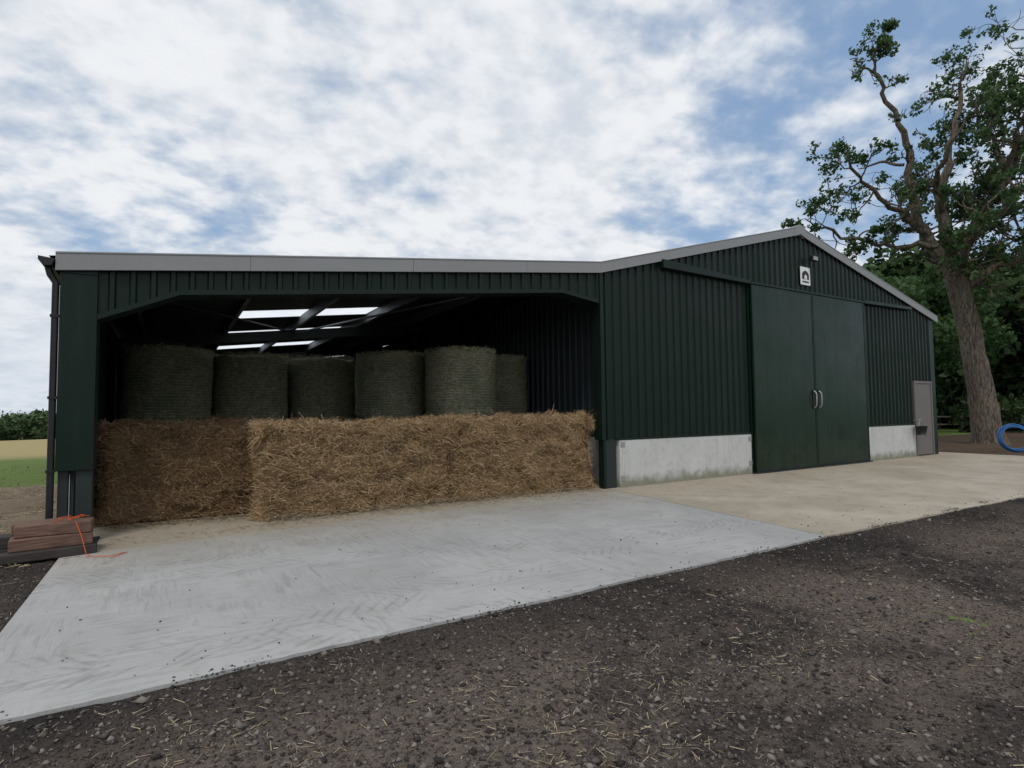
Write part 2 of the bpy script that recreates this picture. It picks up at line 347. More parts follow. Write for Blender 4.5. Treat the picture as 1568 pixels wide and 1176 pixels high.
clad("left_wall",.31,D,lambda s:.7,lambda s:3.1,-8.08,-1,GREEN,barn,axis='y')
box("left_wall_liner",-8.06,-8.03,.75,D,.0,3.1,DARK,barn)
box("left_wall_panel",-8.16,-8.07,.75,D,-.02,.72,PLINTH,barn)
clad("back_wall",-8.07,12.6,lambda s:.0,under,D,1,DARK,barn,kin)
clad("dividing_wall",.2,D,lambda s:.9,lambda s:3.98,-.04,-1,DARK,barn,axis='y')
box("dividing_wall_panel",-.045,.0,.205,D,-.02,.9,PLINTH,barn)
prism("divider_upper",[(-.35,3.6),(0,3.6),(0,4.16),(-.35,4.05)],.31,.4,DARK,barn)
clad("right_wall",0,D,lambda s:.0,lambda s:4.12,12.63,1,GREEN,barn,axis='y')
prof=[(-.0,.0),(-.03,-.075),(-.10,-.085),(-.145,-.02),(-.145,.02),(-.135,.02),(-.13,-.01),(-.095,-.07),(-.035,-.06),(-.012,.0)]
prism("eaves_gutter",[(XL+a,3.13+b) for a,b in prof],-.10,D,BLACK,barn)
prism("gutter_stop_end",[(XL+a,3.132+b) for a,b in [(.0,.0),(-.03,-.073),(-.10,-.083),(-.143,-.02),(-.143,.018)]],-.106,-.098,BLACK,barn)
tube("downpipe",[(-8.22,.0,3.05),(-8.20,.0,2.97),(-8.15,.0,2.88),(-8.15,.0,.3),(-8.15,.0,.05)],.034,BLACK,barn)
for i,z in enumerate((2.5,1.6,.8)): box("pipe_clip_%d"%i,-8.19,-8.11,-.042,.0,z,z+.03,BLACK,barn)
box("floodlight_body",6.12,6.34,-.22,-.13,4.97,5.09,BLACK,barn,.01); box("floodlight_glass",6.135,6.325,-.226,-.2205,4.985,5.075,GALV,barn); tube("floodlight_arm",[(6.23,-.13,5.03),(6.23,-.03,5.05)],.015,BLACK,barn)

# ------------------------------------------------------------ sign
sign=empty("barn_sign",(6.06,-.04,4.61))
prism("board",[(-.2,-.22),(.2,-.22),(.2,.22),(-.2,.22)],-.012,.0,WHITE,sign,.004)
prism("silhouette",[(-.14,-.08),(.14,-.08),(.14,.05),(.09,.10),(.0,.14),(-.09,.10),(-.14,.05)],-.016,-.0125,BLACK,sign)
prism("arch",[(-.05,-.08),(.05,-.08),(.05,.0),(.0,.04),(-.05,.0)],-.020,-.0165,WHITE,sign)
prism("lettering_bar",[(-.13,-.16),(.13,-.16),(.13,-.125),(-.13,-.125)],-.016,-.0125,BLACK,sign)

# ------------------------------------------------------------ ground
def axisvals(c,lo,hi):
    v=list(np.linspace(c-40,c+40,81)); s=1.0; x=c+40
    while x<hi: s*=1.18; x+=s; v.append(min(x,hi))
    s=1.0; x=c-40
    while x>lo: s*=1.18; x-=s; v.append(max(x,lo))
    return sorted(set(v))
gx=axisvals(0,-900,900); gy=axisvals(0,-900,900)
def gz(x,y):
    left=1/(1+math.exp((x-0)/8)); s=max(0,min(y-14,150)); 
    return -.06-.026*s*left+ (.6*mn.noise(Vector((x*.012,y*.012,0))) if max(abs(x),abs(y))>60 else 0)
V=[(x,y,gz(x,y)) for y in gy for x in gx]; nx=len(gx)
Fc=[(j*nx+i,j*nx+i+1,(j+1)*nx+i+1,(j+1)*nx+i) for j in range(len(gy)-1) for i in range(nx-1)]
mk("ground",V,Fc,FIELD,None,True)
def yz(x,y):
    v=Vector((x,y,0)); k=1.0
    if y>-5 and x>-8.3: k=max(.45,min(1,(-4.35-y)/.6))
    h=mn.noise(v*.6)*.028*k+mn.noise(v*2.3)*.022*k+mn.noise(v*7)*.018*k+mn.noise(v*17)*.015
    return -.026+h+(.012*max(0,1-abs(y+4.35)/.4) if (y>-4.75 and -8.0<x<14) else 0)
def grid(x0,x1,y0,y1,nx,ny,fz):
    xs=np.linspace(x0,x1,nx); ys=np.linspace(y0,y1,ny)
    V=np.array([(x,y,fz(x,y)) for y in ys for x in xs]); idx=np.arange(nx*ny).reshape(ny,nx)
    Fq=np.stack([idx[:-1,:-1],idx[:-1,1:],idx[1:,1:],idx[1:,:-1]],-1).reshape(-1,4); return V,Fq
def yz_edge(x,y): return yz(x,y) if y<-4.38 else min(yz(x,y),-.02)
parts=[grid(-9,3,-8,-4.1,520,190,lambda x,y: yz_edge(x,y) if x>-7.97 else yz(x,y)),grid(3,16,-8,-4.1,200,70,lambda x,y: yz(x,y) if y<-4.7 else min(yz(x,y),-.012)),
 grid(-14,-7.9,-4.1,.5,170,130,lambda x,y: yz(x,y) if x<-8.0 else -.05),
 grid(-30,-9,-8,-4.1,60,20,yz),grid(-30,-14,-4.1,7.5,40,30,yz),grid(-14,-8.1,.5,7.5,60,60,lambda x,y: yz(x,y)+.10*max(0,mn.noise(Vector((x*.7,y*.7,3))))),
 grid(16,34,-8,-4.1,60,20,yz),grid(13.5,24,-4.1,5.5,90,60,yz),grid(24,34,-4.1,5,30,30,yz),grid(-30,34,-30,-8,80,40,yz)]
vs=[];fs=[];o0=0
for a,b in parts: vs.append(a); fs.append(b+o0); o0+=len(a)
mk("soil_yard",np.concatenate(vs),np.concatenate(fs),SOIL,None,True)
def slab(name,poly,mat,th=.1,rag=()):
    P=[]; n=len(poly)
    for i in range(n):
        a=Vector((*poly[i],0)); b=Vector((*poly[(i+1)%n],0)); k=max(1,int((b-a).length/.06)) if i in rag else 1
        for q in range(k):
            p=a.lerp(b,q/k)
            if i in rag and q>0: p+=Vector((0,mn.noise(p*1.2)*.03+mn.noise(p*9)*.012+mn.noise(p*24)*.008,0))
            P.append(p)
    m=len(P); V=[(p.x,p.y,0) for p in P]+[(p.x,p.y,-th) for p in P]
    return mk(name,V,[tuple(range(m))]+[(i,i+m,(i+1)%m+m,(i+1)%m) for i in range(m)],mat)
slab("concrete_apron",[(-7.97,-4.33),(-.845,-4.30),(-.30,-.075),(-7.97,-.56)],SLAB,rag=(0,))
slab("yard_concrete",[(-.83,-4.30),(4.33,-4.45),(13.58,-4.6),(13.55,.4),(12.7,.4),(12.7,-.006),(-.285,-.006),(-.285,-.075)],SLAB2,rag=(0,1))
slab("barn_floor",[(-8.0,-.55),(-.305,-.067),(-.295,.0),(12.6,.0),(12.6,17.9),(-8.0,17.9)],SLAB2)

# ------------------------------------------------------------ scattered bits
def quads(centers,dirs,norms,L,Wd):
    d=dirs*(L/2)[:,None]; w=np.cross(dirs,norms); w/=np.linalg.norm(w,axis=1)[:,None]+1e-9; w=w*(Wd/2)[:,None]
    n=len(centers); V=np.stack([centers-d-w,centers+d-w,centers+d+w,centers-d+w],1).reshape(-1,3); return V,np.arange(4*n).reshape(n,4)
def unit(v): return v/(np.linalg.norm(v,axis=1)[:,None]+1e-9)
def on_slab(x,y): return (x>-8.0)&(x<13.6)&(y>-4.36)
def fan(n,rmin,rmax,pw=1.0,a0=-50,a1=50):
    th=np.radians(31.27+rng.uniform(a0,a1,n)); rr=rmin*(rmax/rmin)**(rng.random(n)**pw)
    return CX+np.sin(th)*rr, CY+np.cos(th)*rr, rr
def gstraw(x,y,zf,Ls,Ws,lift=.006):
    n=len(x); th=rng.uniform(0,2*np.pi,n); d=unit(np.stack([np.cos(th),np.sin(th),rng.normal(0,.15,n)],1)); nn=unit(np.stack([rng.normal(0,.5,n),rng.normal(0,.5,n),np.ones(n)],1))
    c=np.stack([x,y,zf+lift+rng.random(n)*.006],1); V,Fq=quads(c,d,nn,Ls,Ws); return V,Fq,np.repeat(rng.random(n)**1.3,4)
G=[]
x,y,rr=fan(38000,1.5,26,.8)
dens=np.array([mn.noise(Vector((a*.8,b*.8,7)))+.7*mn.noise(Vector((a*2.5,b*2.5,2))) for a,b in zip(x,y)])
k=(~on_slab(x,y))&(dens+rng.normal(0,.36,len(x))>.24); x,y,rr=x[k],y[k],rr[k]
z=np.array([yz(a,b) for a,b in zip(x,y)]); G.append(gstraw(x,y,z,rng.gamma(2.3,.012,len(x))+.008,rng.uniform(.0012,.0032,len(x))*(1+rr*.10),.005))
x=rng.uniform(-7.9,13,5600); y=-np.abs(rng.normal(0,.8,5600))+.1; k=(y>-4.2)&((rng.random(5600)<.2)|((x<-.3)&(y>-.4)&(rng.random(5600)<.8))); x,y=x[k],y[k]
G.append(gstraw(x,y,np.zeros(len(x)),rng.uniform(.03,.10,len(x)),rng.uniform(.003,.005,len(x)),.003))
n=6500; x=rng.uniform(-7.7,-.45,n); y=np.where(x<-5.95,.92,.26)-rng.exponential(.13,n); G.append(gstraw(x,y,rng.random(n)*.07*np.exp(-np.abs(y-.2)*5),rng.uniform(.03,.12,n),rng.uniform(.003,.006,n),.004))
x=rng.uniform(-13,-8.1,9000); y=rng.uniform(-.9,7,9000); G.append(gstraw(x,y,np.array([yz(a,b)+.02 for a,b in zip(x,y)]),rng.uniform(.05,.16,9000),rng.uniform(.004,.008,9000),.01))
o0=0;vs=[];fs=[];ss=[]
for a,b,c in G: vs.append(a); fs.append(b+o0); ss.append(c); o0+=len(a)
mk("loose_straw",np.concatenate(vs),np.concatenate(fs),STRAWG,None,shade=np.concatenate(ss))
OV=np.array([(1,0,0),(-1,0,0),(0,1,0),(0,-1,0),(0,0,1),(0,0,-1)],float); OF=np.array([(0,2,4),(2,1,4),(1,3,4),(3,0,4),(2,0,5),(1,2,5),(3,1,5),(0,3,5)])
def stones(x,y,z,s,sh):
    n=len(x); a=rng.uniform(0,6.28,n); V=OV[None]*rng.uniform(.55,1.15,(n,6,1))+rng.normal(0,.16,(n,6,3))
    V[:,:,2]*=.65; c,sn=np.cos(a)[:,None],np.sin(a)[:,None]; X=V[:,:,0]*c-V[:,:,1]*sn; Y=V[:,:,0]*sn+V[:,:,1]*c
    P=np.stack([X,Y,V[:,:,2]],-1)*s[:,None,None]+np.stack([x,y,z],1)[:,None,:]
    return P.reshape(-1,3),(OF[None]+6*np.arange(n)[:,None,None]).reshape(-1,3),np.repeat(sh,6)
G=[]
x,y,rr=fan(64000,1.45,22,.72); k=~on_slab(x,y); x,y,rr=x[k],y[k],rr[k]
s=rng.gamma(1.8,.0036,len(x))+.003; s=np.minimum(s,.036); z=np.array([yz(a,b) for a,b in zip(x,y)])+s*.15
G.append(stones(x,y,z,s,np.clip(rng.random(len(x))**2.0*.9,0,1)))
x=rng.uniform(-7.9,3,170); y=-4.3+np.abs(rng.normal(0,1.3,170)); k=y<-.4; x,y=x[k],y[k]; s=rng.uniform(.003,.012,len(x)); G.append(stones(x,y,s*.4,s,rng.random(len(x))*.3))
n=2400; x=rng.uniform(-7.9,12,n); dn=np.array([mn.noise(Vector((a*1.7,0,0)))+.5*mn.noise(Vector((a*6,3,0))) for a in x]); x=x[dn+rng.normal(0,.12,n)>.12]; n=len(x)
y=-4.37+rng.exponential(.04,n); s=rng.uniform(.003,.012,n); G.append(stones(x,y,s*.3,s,rng.random(n)*.3))
o0=0;vs=[];fs=[];ss=[]
for a,b,c in G: vs.append(a); fs.append(b+o0); ss.append(c); o0+=len(a)
mk("gravel",np.concatenate(vs),np.concatenate(fs),STONE,None,shade=np.concatenate(ss))

# ------------------------------------------------------------ straw bales
def straw_bale(x0,x1,y0,y1,h,seed,nst=7500,mats=(STRAWB,STRAW)):
    rg=np.random.default_rng(seed); lx,ly=x1-x0,y1-y0
    def lump(q):
        w=Vector((q[0]+seed*3,q[1],q[2])); return .09*mn.noise(w*1.6)+.075*mn.noise(w*4.2)
    def rnd_edge(q,ax):
        d=0
        for i,half in ((0,lx/2),(1,ly/2)):
            if i==ax: continue
            e=half-abs(q[i])
            if e<.16: d-=.085*(1-e/.16)**2
        if ax!=2:
            e=h-q[2]
            if e<.13: d-=.06*(1-e/.13)**2
        return d
    bm=bmesh.new(); bmesh.ops.create_cube(bm,size=1); bmesh.ops.subdivide_edges(bm,edges=bm.edges[:],cuts=46,use_grid_fill=True)
    for v in bm.verts:
        p=v.co.copy(); q=Vector((p.x*lx,p.y*ly,(p.z+.5)*h)); ax=[i for i in range(3) if abs(p[i])>.499]
        n=Vector([p[i] if i in ax else 0 for i in range(3)]).normalized()
        w=q+Vector((seed*3,0,0)); d=lump(q)+.04*mn.noise(Vector((w.x*9,w.y*9,w.z*16)))+.025*mn.noise(w*24)
        for zs in (.335,.67):
            g=abs(q.z/h-zs-.03*mn.noise(Vector((q.x*2,seed,0)))) 
            if g<.04: d-=.06*(1-g/.04)*(.7+mn.noise(w*2))
        d+= -.09 if len(ax)>=2 else rnd_edge(q,ax[0] if ax else 2)
        if q.z<.02: d=max(d,-.03)
        v.co=q+n*d
        if v.co.z<0: v.co.z=0
    me=bpy.data.meshes.new("tmp"); bm.to_mesh(me); bm.free()
    bv=np.array([v.co[:] for v in me.vertices]); bf=np.array([p.vertices[:] for p in me.polygons])
    ar=np.array([lx*h,lx*h*.15,ly*h,ly*h*.6,lx*ly*1.3]); fi=rg.choice(5,nst,p=ar/ar.sum()); a=rg.random(nst); b=rg.random(nst)
    edge=rg.random(nst)<.24; a=np.where(edge&(rg.random(nst)<.5),np.round(a)+rg.normal(0,.015,nst),a); b=np.where(edge&(rg.random(nst)<.6),np.where(b>.3,1,0)+rg.normal(0,.02,nst),b)
    c=np.zeros((nst,3)); N=np.zeros((nst,3)); T=np.zeros((nst,3)); z0=np.zeros(nst); axn=np.array([1,1,0,0,2])[fi]
    for i,(nn,tt) in enumerate((((0,-1,0),(1,0,0)),((0,1,0),(1,0,0)),((-1,0,0),(0,1,0)),((1,0,0),(0,1,0)),((0,0,1),(1,0,0)))):
        m=fi==i; N[m]=nn; T[m]=tt; z=z0[m]
        if i==0: c[m]=np.stack([(a[m]-.5)*lx,-ly/2+z,b[m]*h],1)
        if i==1: c[m]=np.stack([(a[m]-.5)*lx,ly/2+z,b[m]*h],1)
        if i==2: c[m]=np.stack([-lx/2+z,(a[m]-.5)*ly,b[m]*h],1)
        if i==3: c[m]=np.stack([lx/2+z,(a[m]-.5)*ly,b[m]*h],1)
        if i==4: c[m]=np.stack([(a[m]-.5)*lx,(b[m]-.5)*ly,h+z],1)
    B=np.cross(N,T); th=rg.normal(0,.8,nst); out=np.abs(rg.normal(0,.38,nst))+np.where(edge,rg.random(nst)*.9,0)
    dr=unit(T*np.cos(th)[:,None]+B*np.sin(th)[:,None]+N*out[:,None]); dr[:,2]-=np.where(edge&(fi!=4),.3,0); dr=unit(dr)
    dd=np.array([lump(q)+rnd_edge(q,int(k)) for q,k in zip(c,axn)])
    L=rg.gamma(2.6,.022,nst)+.02; L=np.where(edge,L*1.8,L); c=c+N*(dd+rg.uniform(-.01,.022,nst)+np.where(fi==4,rg.random(nst)*.04,0))[:,None]; c[:,2]=np.maximum(c[:,2],.01)
    V,Fq=quads(c,dr,unit(N+rg.normal(0,.5,(nst,3))),L,rg.uniform(.0022,.005,nst)); V[:,2]=np.maximum(V[:,2],.002)
    AV=np.concatenate([bv,V]); AF=np.concatenate([bf,Fq+len(bv)]); sh=np.concatenate([np.zeros(len(bv)),np.repeat(rg.random(nst)**1.3,4)])
    return mk("straw_bale",AV,AF,list(mats),None,midx=[0]*len(bf)+[1]*len(Fq),shade=sh,loc=((x0+x1)/2,(y0+y1)/2,0))
b1=straw_bale(-7.78,-5.62,.86,1.66,1.26,1,15000,(STRAWB2,STRAWS)); b1.rotation_euler=(0,0,-.09); b1.location.y=1.38
b2=straw_bale(-6.03,-3.20,.24,1.06,1.25,2,23000); b2.rotation_euler=(0,0,.015)
b3=straw_bale(-3.16,-.46,.20,1.04,1.29,5,23000); b3.rotation_euler=(0,0,-.015)

# ------------------------------------------------------------ round bales
def round_bale_mesh(R,H,seed):
    prof=[(0,0),(R*.5,0),(R*.93,0),(R*.99,.05)]+[(R*(1+.012*math.sin(k*2.1)),.05+(H-.1)*k/30) for k in range(1,30)]+[(R*.985,H-.05),(R*.93,H-.01),(R*.5,H+.01),(0,H+.015)]
    seg=96; V=[];Fc=[]
    for (rr,z) in prof:
        for k in range(seg):
            t=2*math.pi*k/seg; x,y=rr*math.cos(t),rr*math.sin(t)
            d=1+.05*mn.noise(Vector((x*1.3+seed*5,y*1.3,z*1.5)))+.026*mn.noise(Vector((x*5+seed,y*5,z*16)))
            V.append((x*d,y*d,z+.06*mn.noise(Vector((x*3,y*3,z+seed)))*(1 if z>H*.9 else 0)))
    for i in range(len(prof)-1):
        for k in range(seg):
            k2=(k+1)%seg; Fc.append((i*seg+k,i*seg+k2,(i+1)*seg+k2,(i+1)*seg+k))
    rg=np.random.default_rng(seed+50); n=4200; th=rg.uniform(0,6.283,n); zz=np.where(rg.random(n)<.42,H+rg.normal(0,.022,n),rg.uniform(0,H,n)); zz=np.where(rg.random(n)<.1,rg.normal(.01,.01,n),zz)
    N=np.stack([np.cos(th),np.sin(th),0*th],1); T=np.stack([-np.sin(th),np.cos(th),0*th],1); c=N*(R*(1+rg.uniform(-.03,.018,n)))[:,None]; c[:,2]=zz
    a=rg.normal(0,.6,n); dr=unit(T*np.cos(a)[:,None]+np.array([0,0,1.])*np.sin(a)[:,None]+N*np.abs(rg.normal(0,.3,n))[:,None])
    Vq,Fq=quads(c,dr,unit(N+rg.normal(0,.4,(n,3))),rg.gamma(2.5,.02,n)+.015,rg.uniform(.002,.006,n))
    V=np.array([v[:] for v in V]); Fc=np.array(Fc)
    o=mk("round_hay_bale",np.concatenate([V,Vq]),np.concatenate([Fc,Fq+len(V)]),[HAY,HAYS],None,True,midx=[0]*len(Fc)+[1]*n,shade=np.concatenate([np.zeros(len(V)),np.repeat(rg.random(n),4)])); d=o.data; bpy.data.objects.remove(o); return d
RB=[round_bale_mesh(.70,1.285,s) for s in range(4)]
def rbale(x,y,z,i,s=1.0):
    o=bpy.data.objects.new("round_hay_bale",RB[i%4]); sc.collection.objects.link(o); o.location=(x,y,z); o.rotation_euler=(rnd.uniform(-.015,.015),rnd.uniform(-.018,.018),rnd.uniform(0,6)); o.scale=(s,s,1)
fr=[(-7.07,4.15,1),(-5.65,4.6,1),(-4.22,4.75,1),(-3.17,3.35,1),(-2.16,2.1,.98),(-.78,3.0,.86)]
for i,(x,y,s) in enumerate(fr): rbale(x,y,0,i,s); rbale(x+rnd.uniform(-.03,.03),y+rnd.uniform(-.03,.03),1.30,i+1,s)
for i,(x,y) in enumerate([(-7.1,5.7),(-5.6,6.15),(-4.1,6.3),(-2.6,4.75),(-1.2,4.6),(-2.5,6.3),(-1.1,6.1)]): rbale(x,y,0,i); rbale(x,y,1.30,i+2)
pl=empty("loose_planks")
box("plank_1",-2.75,-.75,.45,.6,1.345,1.37,WOODD,pl,.004); box("plank_2",-2.3,-1.0,.66,.8,1.34,1.36,WOOD,pl,.004)

# ------------------------------------------------------------ timber pile
tp=empty("timber_pile",(-8.15,-.5,0))
def timber(n,cx,cy,z,l,w,h,rot,m):
    o=box(n,-l/2,l/2,-w/2,w/2,0,h,m,tp,.012); o.location=(cx,cy,z); o.rotation_euler=(0,0,rot); return o
timber("sleeper_1",-.2,-.12,.0,1.35,.2,.09,.16,WOODD); timber("sleeper_2",-.1,.2,.0,1.1,.18,.09,.05,WOODD)
timber("block_1",.10,.02,.092,.66,.24,.12,.10,WOOD); timber("block_2",-.08,.22,.092,.6,.2,.12,.0,WOODD)
timber("block_3",.12,.04,.215,.62,.23,.12,-.02,WOOD); timber("block_4",.02,.26,.215,.55,.2,.11,.12,WOOD)
for q in range(4):
    a=rnd.uniform(-.1,.3); tube("twine_%d"%q,[(a+.05*math.sin(k*1.7+q)+.02*k,-.07+.06*k,.343+.025*abs(math.sin(k*1.3+q))) for k in range(5)],.004,ORANGE,tp,5)
tube("twine_tail",[(.3,-.12,.34),(.36,-.2,.2),(.42,-.35,.02),(.6,-.4,.012),(.75,-.3,.012),(.62,-.5,.012)],.004,ORANGE,tp,5)

# ------------------------------------------------------------ bucket, hose
bk=empty("hanging_bucket",(11.12,-.24,.62))
V,Fc=tubegeo([(0,0,0),(0,0,.1),(0,0,.24),(0,0,.25)],[.10,.12,.15,.165],16); V.append(Vector((0,0,0))); Fc+= [(i,(i+1)%16,len(V)-1) for i in range(16)]
mk("bucket_shell",V,Fc,BLACK,bk,True)
tube("bucket_handle",[(-.15,0,.25),(-.1,0,.36),(0,.03,.42),(.1,0,.36),(.15,0,.25)],.007,GALV,bk,6)
box("hook",-.02,.02,.03,.19,.40,.43,GALV,bk)
hs=empty("blue_hose_coil",(15.35,-1.0,0.0)); hs.rotation_euler=(0,0,-.9)
for i in range(6):
    R=.36+.03*(i%3); tube("loop_%d"%i,[(R*math.cos(t)+.02*math.sin(3*t+i),.03*(i-2)+.10*math.sin(t),.42+R*math.sin(t)+.02*math.cos(2*t+i)) for t in np.linspace(0,2*math.pi,32,endpoint=False)],.018,BLUE,hs,8,True)
tube("tail",[(.3,0,.06),(.7,-.2,.03),(1.1,-.1,.03),(1.6,.2,.03)],.018,BLUE,hs)

# ------------------------------------------------------------ oak tree
TO=Vector((19.8,1.1,-.03))
def L2W(a,d,h): return R0*a+F0*d+ZZ*h
TV=[];TF=[]; tufts=[]
def addtube(pts,rad,seg):
    V,Fc=tubegeo(pts,rad,seg); o=len(TV); TV.extend(V); TF.extend([tuple(i+o for i in q) for q in Fc])
def smoothpath(pts,n=4,j=.12):
    out=[]
    for i in range(len(pts)-1):
        p0=pts[max(i-1,0)];p1=pts[i];p2=pts[i+1];p3=pts[min(i+2,len(pts)-1)]
        for q in range(n):
            t=q/n; P=[.5*((2*p1[k])+(-p0[k]+p2[k])*t+(2*p0[k]-5*p1[k]+4*p2[k]-p3[k])*t*t+(-p0[k]+3*p1[k]-3*p2[k]+p3[k])*t**3) for k in range(4)]
            if out:
                for k in range(3): P[k]+=rnd.uniform(-j,j)*(1 if P[3]<.25 else .3)
            out.append(P)
    out.append(list(pts[-1])); return out
def limb(pts,leaf=1.0,dens=1.0,seg=9,side=True,start=.25,blen=1.6,rep=1):
    P=smoothpath(pts); W=[L2W(*p[:3]) for p in P]; R=[p[3]*.84 for p in P]; addtube(W,R,seg)
    if side:
        n=len(W)
        for i in list(range(int(n*start),n))*rep:
            if rnd.random()>dens: continue
            d=(W[min(i+1,n-1)]-W[max(i-1,0)]).normalized(); v=Vector((rnd.gauss(0,1),rnd.gauss(0,1),rnd.gauss(.25,.8))); v=(v-d*v.dot(d)*.6).normalized()
            twig(W[i],v,blen*rnd.uniform(.5,1.15),min(R[i]*.5,.055),leaf,2)
def twig(p,d,L,r0,leaf,lev):
    n=5; pts=[p.copy()]; c=p.copy(); dd=d.copy()
    for i in range(n):
        dd=(dd+Vector((rnd.gauss(0,.28),rnd.gauss(0,.28),rnd.gauss(.05,.25)))).normalized(); c=c+dd*(L/n); pts.append(c.copy())
    addtube(pts,[r0*(1-.8*i/n)+.005 for i in range(n+1)],5)
    if lev>0:
        for q in range(3):
            i=rnd.randint(2,n); v=(dd+Vector((rnd.gauss(0,.8),rnd.gauss(0,.8),rnd.gauss(0,.7)))).normalized(); twig(pts[i],v,L*rnd.uniform(.4,.65),r0*.5,leaf,lev-1)
    if rnd.random()<leaf*(.8 if lev<2 else .3): tufts.append((pts[-1],rnd.uniform(.13,.30)))
limb([(0,0,-.1,.78),(-.06,0,.5,.61),(-.2,0,1.6,.52),(-.42,0,3.1,.46),(-.65,0,4.7,.42),(-.97,0,6.2,.43),(-1.2,0,7.2,.36)],seg=26,side=False)
limb([(-1.15,0,6.9,.30),(-2,.2,8.2,.24),(-2.35,.2,9.3,.20),(-2.55,.1,11,.15),(-2.9,0,12.5,.12),(-3.5,-.1,13.7,.09),(-3.9,-.1,14.6,.06),(-4.9,-.2,15.1,.02)],.35,.45,start=.3,blen=1.0)
limb([(-3.8,-.1,14.4,.06),(-3.8,0,15.3,.05),(-3.5,0,16.0,.02)],.9,.8,blen=.7,start=.4)
limb([(-1.9,.2,8.1,.17),(-2.8,.0,8.8,.13),(-3.9,-.4,9.3,.10),(-5.1,-.8,10.2,.07),(-5.9,-1,11.2,.02)],.8,.85,blen=1.2)
limb([(-1.6,0,7.7,.15),(-2.8,.6,7.9,.11),(-4.2,1,8.3,.09),(-5.4,1,8.7,.06),(-6.2,1,9.2,.02)],.9,.9,blen=1.2)
limb([(-2.7,.1,11,.08),(-3.4,.8,11.3,.06),(-4.0,1,11.2,.02)],.3,.4,blen=.8)
limb([(-1.2,0,7.1,.28),(-1.3,.1,9.2,.24),(-1.05,.2,10.8,.18),(-.5,.2,12.6,.12),(-.3,.2,14.0,.08),(-.1,0,15.2,.02)],.45,.5,blen=1.3)
limb([(-1.3,.1,9,.15),(-2.2,-1,10,.11),(-2.4,-2,11.0,.07),(-2.2,-2.6,11.8,.02)],.8,.6,blen=1.2)
limb([(-1.1,0,6.9,.30),(-.1,-.2,8.7,.25),(.8,-.3,10,.2),(1.8,-.2,12.1,.14),(2.5,0,14.5,.08),(2.8,0,16.5,.02)],1,.95,blen=1.9,start=.15,rep=2)
limb([(-.1,-.2,8.7,.17),(1.4,.5,9.1,.13),(3.3,.8,10,.08),(4.6,1,10.8,.03)],1,1,blen=1.9,start=.05,rep=2)
limb([(-.9,0,6.0,.18),(.4,-.8,6.8,.14),(2.2,-1.4,7.4,.08),(3.8,-1.8,7.8,.03)],1,1,blen=1.8,start=.1,rep=2)
limb([(-1.0,0,6.6,.20),(-1.0,1.4,8,.15),(-.6,2.6,9.8,.09),(-.2,3.4,11.5,.03)],.9,.9,blen=1.8,start=.1)
limb([(0.4,-.3,9.6,.14),(.1,-1.6,10.8,.10),(-.3,-2.4,11.6,.05),(-.6,-2.8,12.2,.02)],.9,.9,blen=1.4)
limb([(1.2,-.3,10.6,.14),(1.2,.6,12.2,.10),(.9,1,13.8,.06),(1.0,1.2,15,.02)],.9,.9,blen=1.5,rep=2)
limb([(-1.0,0,6.3,.16),(-1.6,-1.2,7.0,.12),(-1.9,-2.4,7.8,.08),(-2.4,-3.2,8.2,.03)],.9,.9,blen=1.3)
limb([(-1.2,0,7.3,.05),(-1.9,-.6,7.0,.03),(-2.4,-.9,6.6,.02)],.9,.9,blen=.8)
tree=empty("oak_tree",TO)
TV=[v+mn.noise_vector(v*1.1)*.06+mn.noise_vector(Vector((v.x*3.5,v.y*3.5,v.z*1.5)))*.028 for v in TV]
mk("trunk_and_limbs",TV,TF,BARK,tree,True)
def leafcloud(tufts,per,size,sq=.75):
    C=[]
    for (c,R) in tufts:
        k=max(6,int(per*(R/.25)**2*rnd.uniform(.6,1.3)))
        v=rng.normal(0,1,(k,3)); v=unit(v)*(rng.random(k)**.45*R)[:,None]; v[:,2]*=sq
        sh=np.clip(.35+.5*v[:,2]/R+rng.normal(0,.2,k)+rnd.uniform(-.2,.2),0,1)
        C.append((np.array(c[:])+v,sh))
    P=np.concatenate([a for a,b in C]); S=np.concatenate([b for a,b in C]); n=len(P)
    d=unit(rng.normal(0,1,(n,3))+np.array([0,0,-.3])); nn=unit(rng.normal(0,1,(n,3))+np.array([0,0,.7]))
    L=size*rng.uniform(.6,1.3,n); w=np.cross(d,nn); w=unit(w)
    V=np.stack([P-d*(L/2)[:,None],P+w*(L*.32)[:,None]-nn*(L*.08)[:,None],P+d*(L/2)[:,None],P-w*(L*.32)[:,None]-nn*(L*.08)[:,None]],1).reshape(-1,3)
    return V,np.arange(4*n).reshape(n,4),np.repeat(S,4)
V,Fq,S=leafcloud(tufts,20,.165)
mk("foliage",V,Fq,LEAF,tree,shade=S)

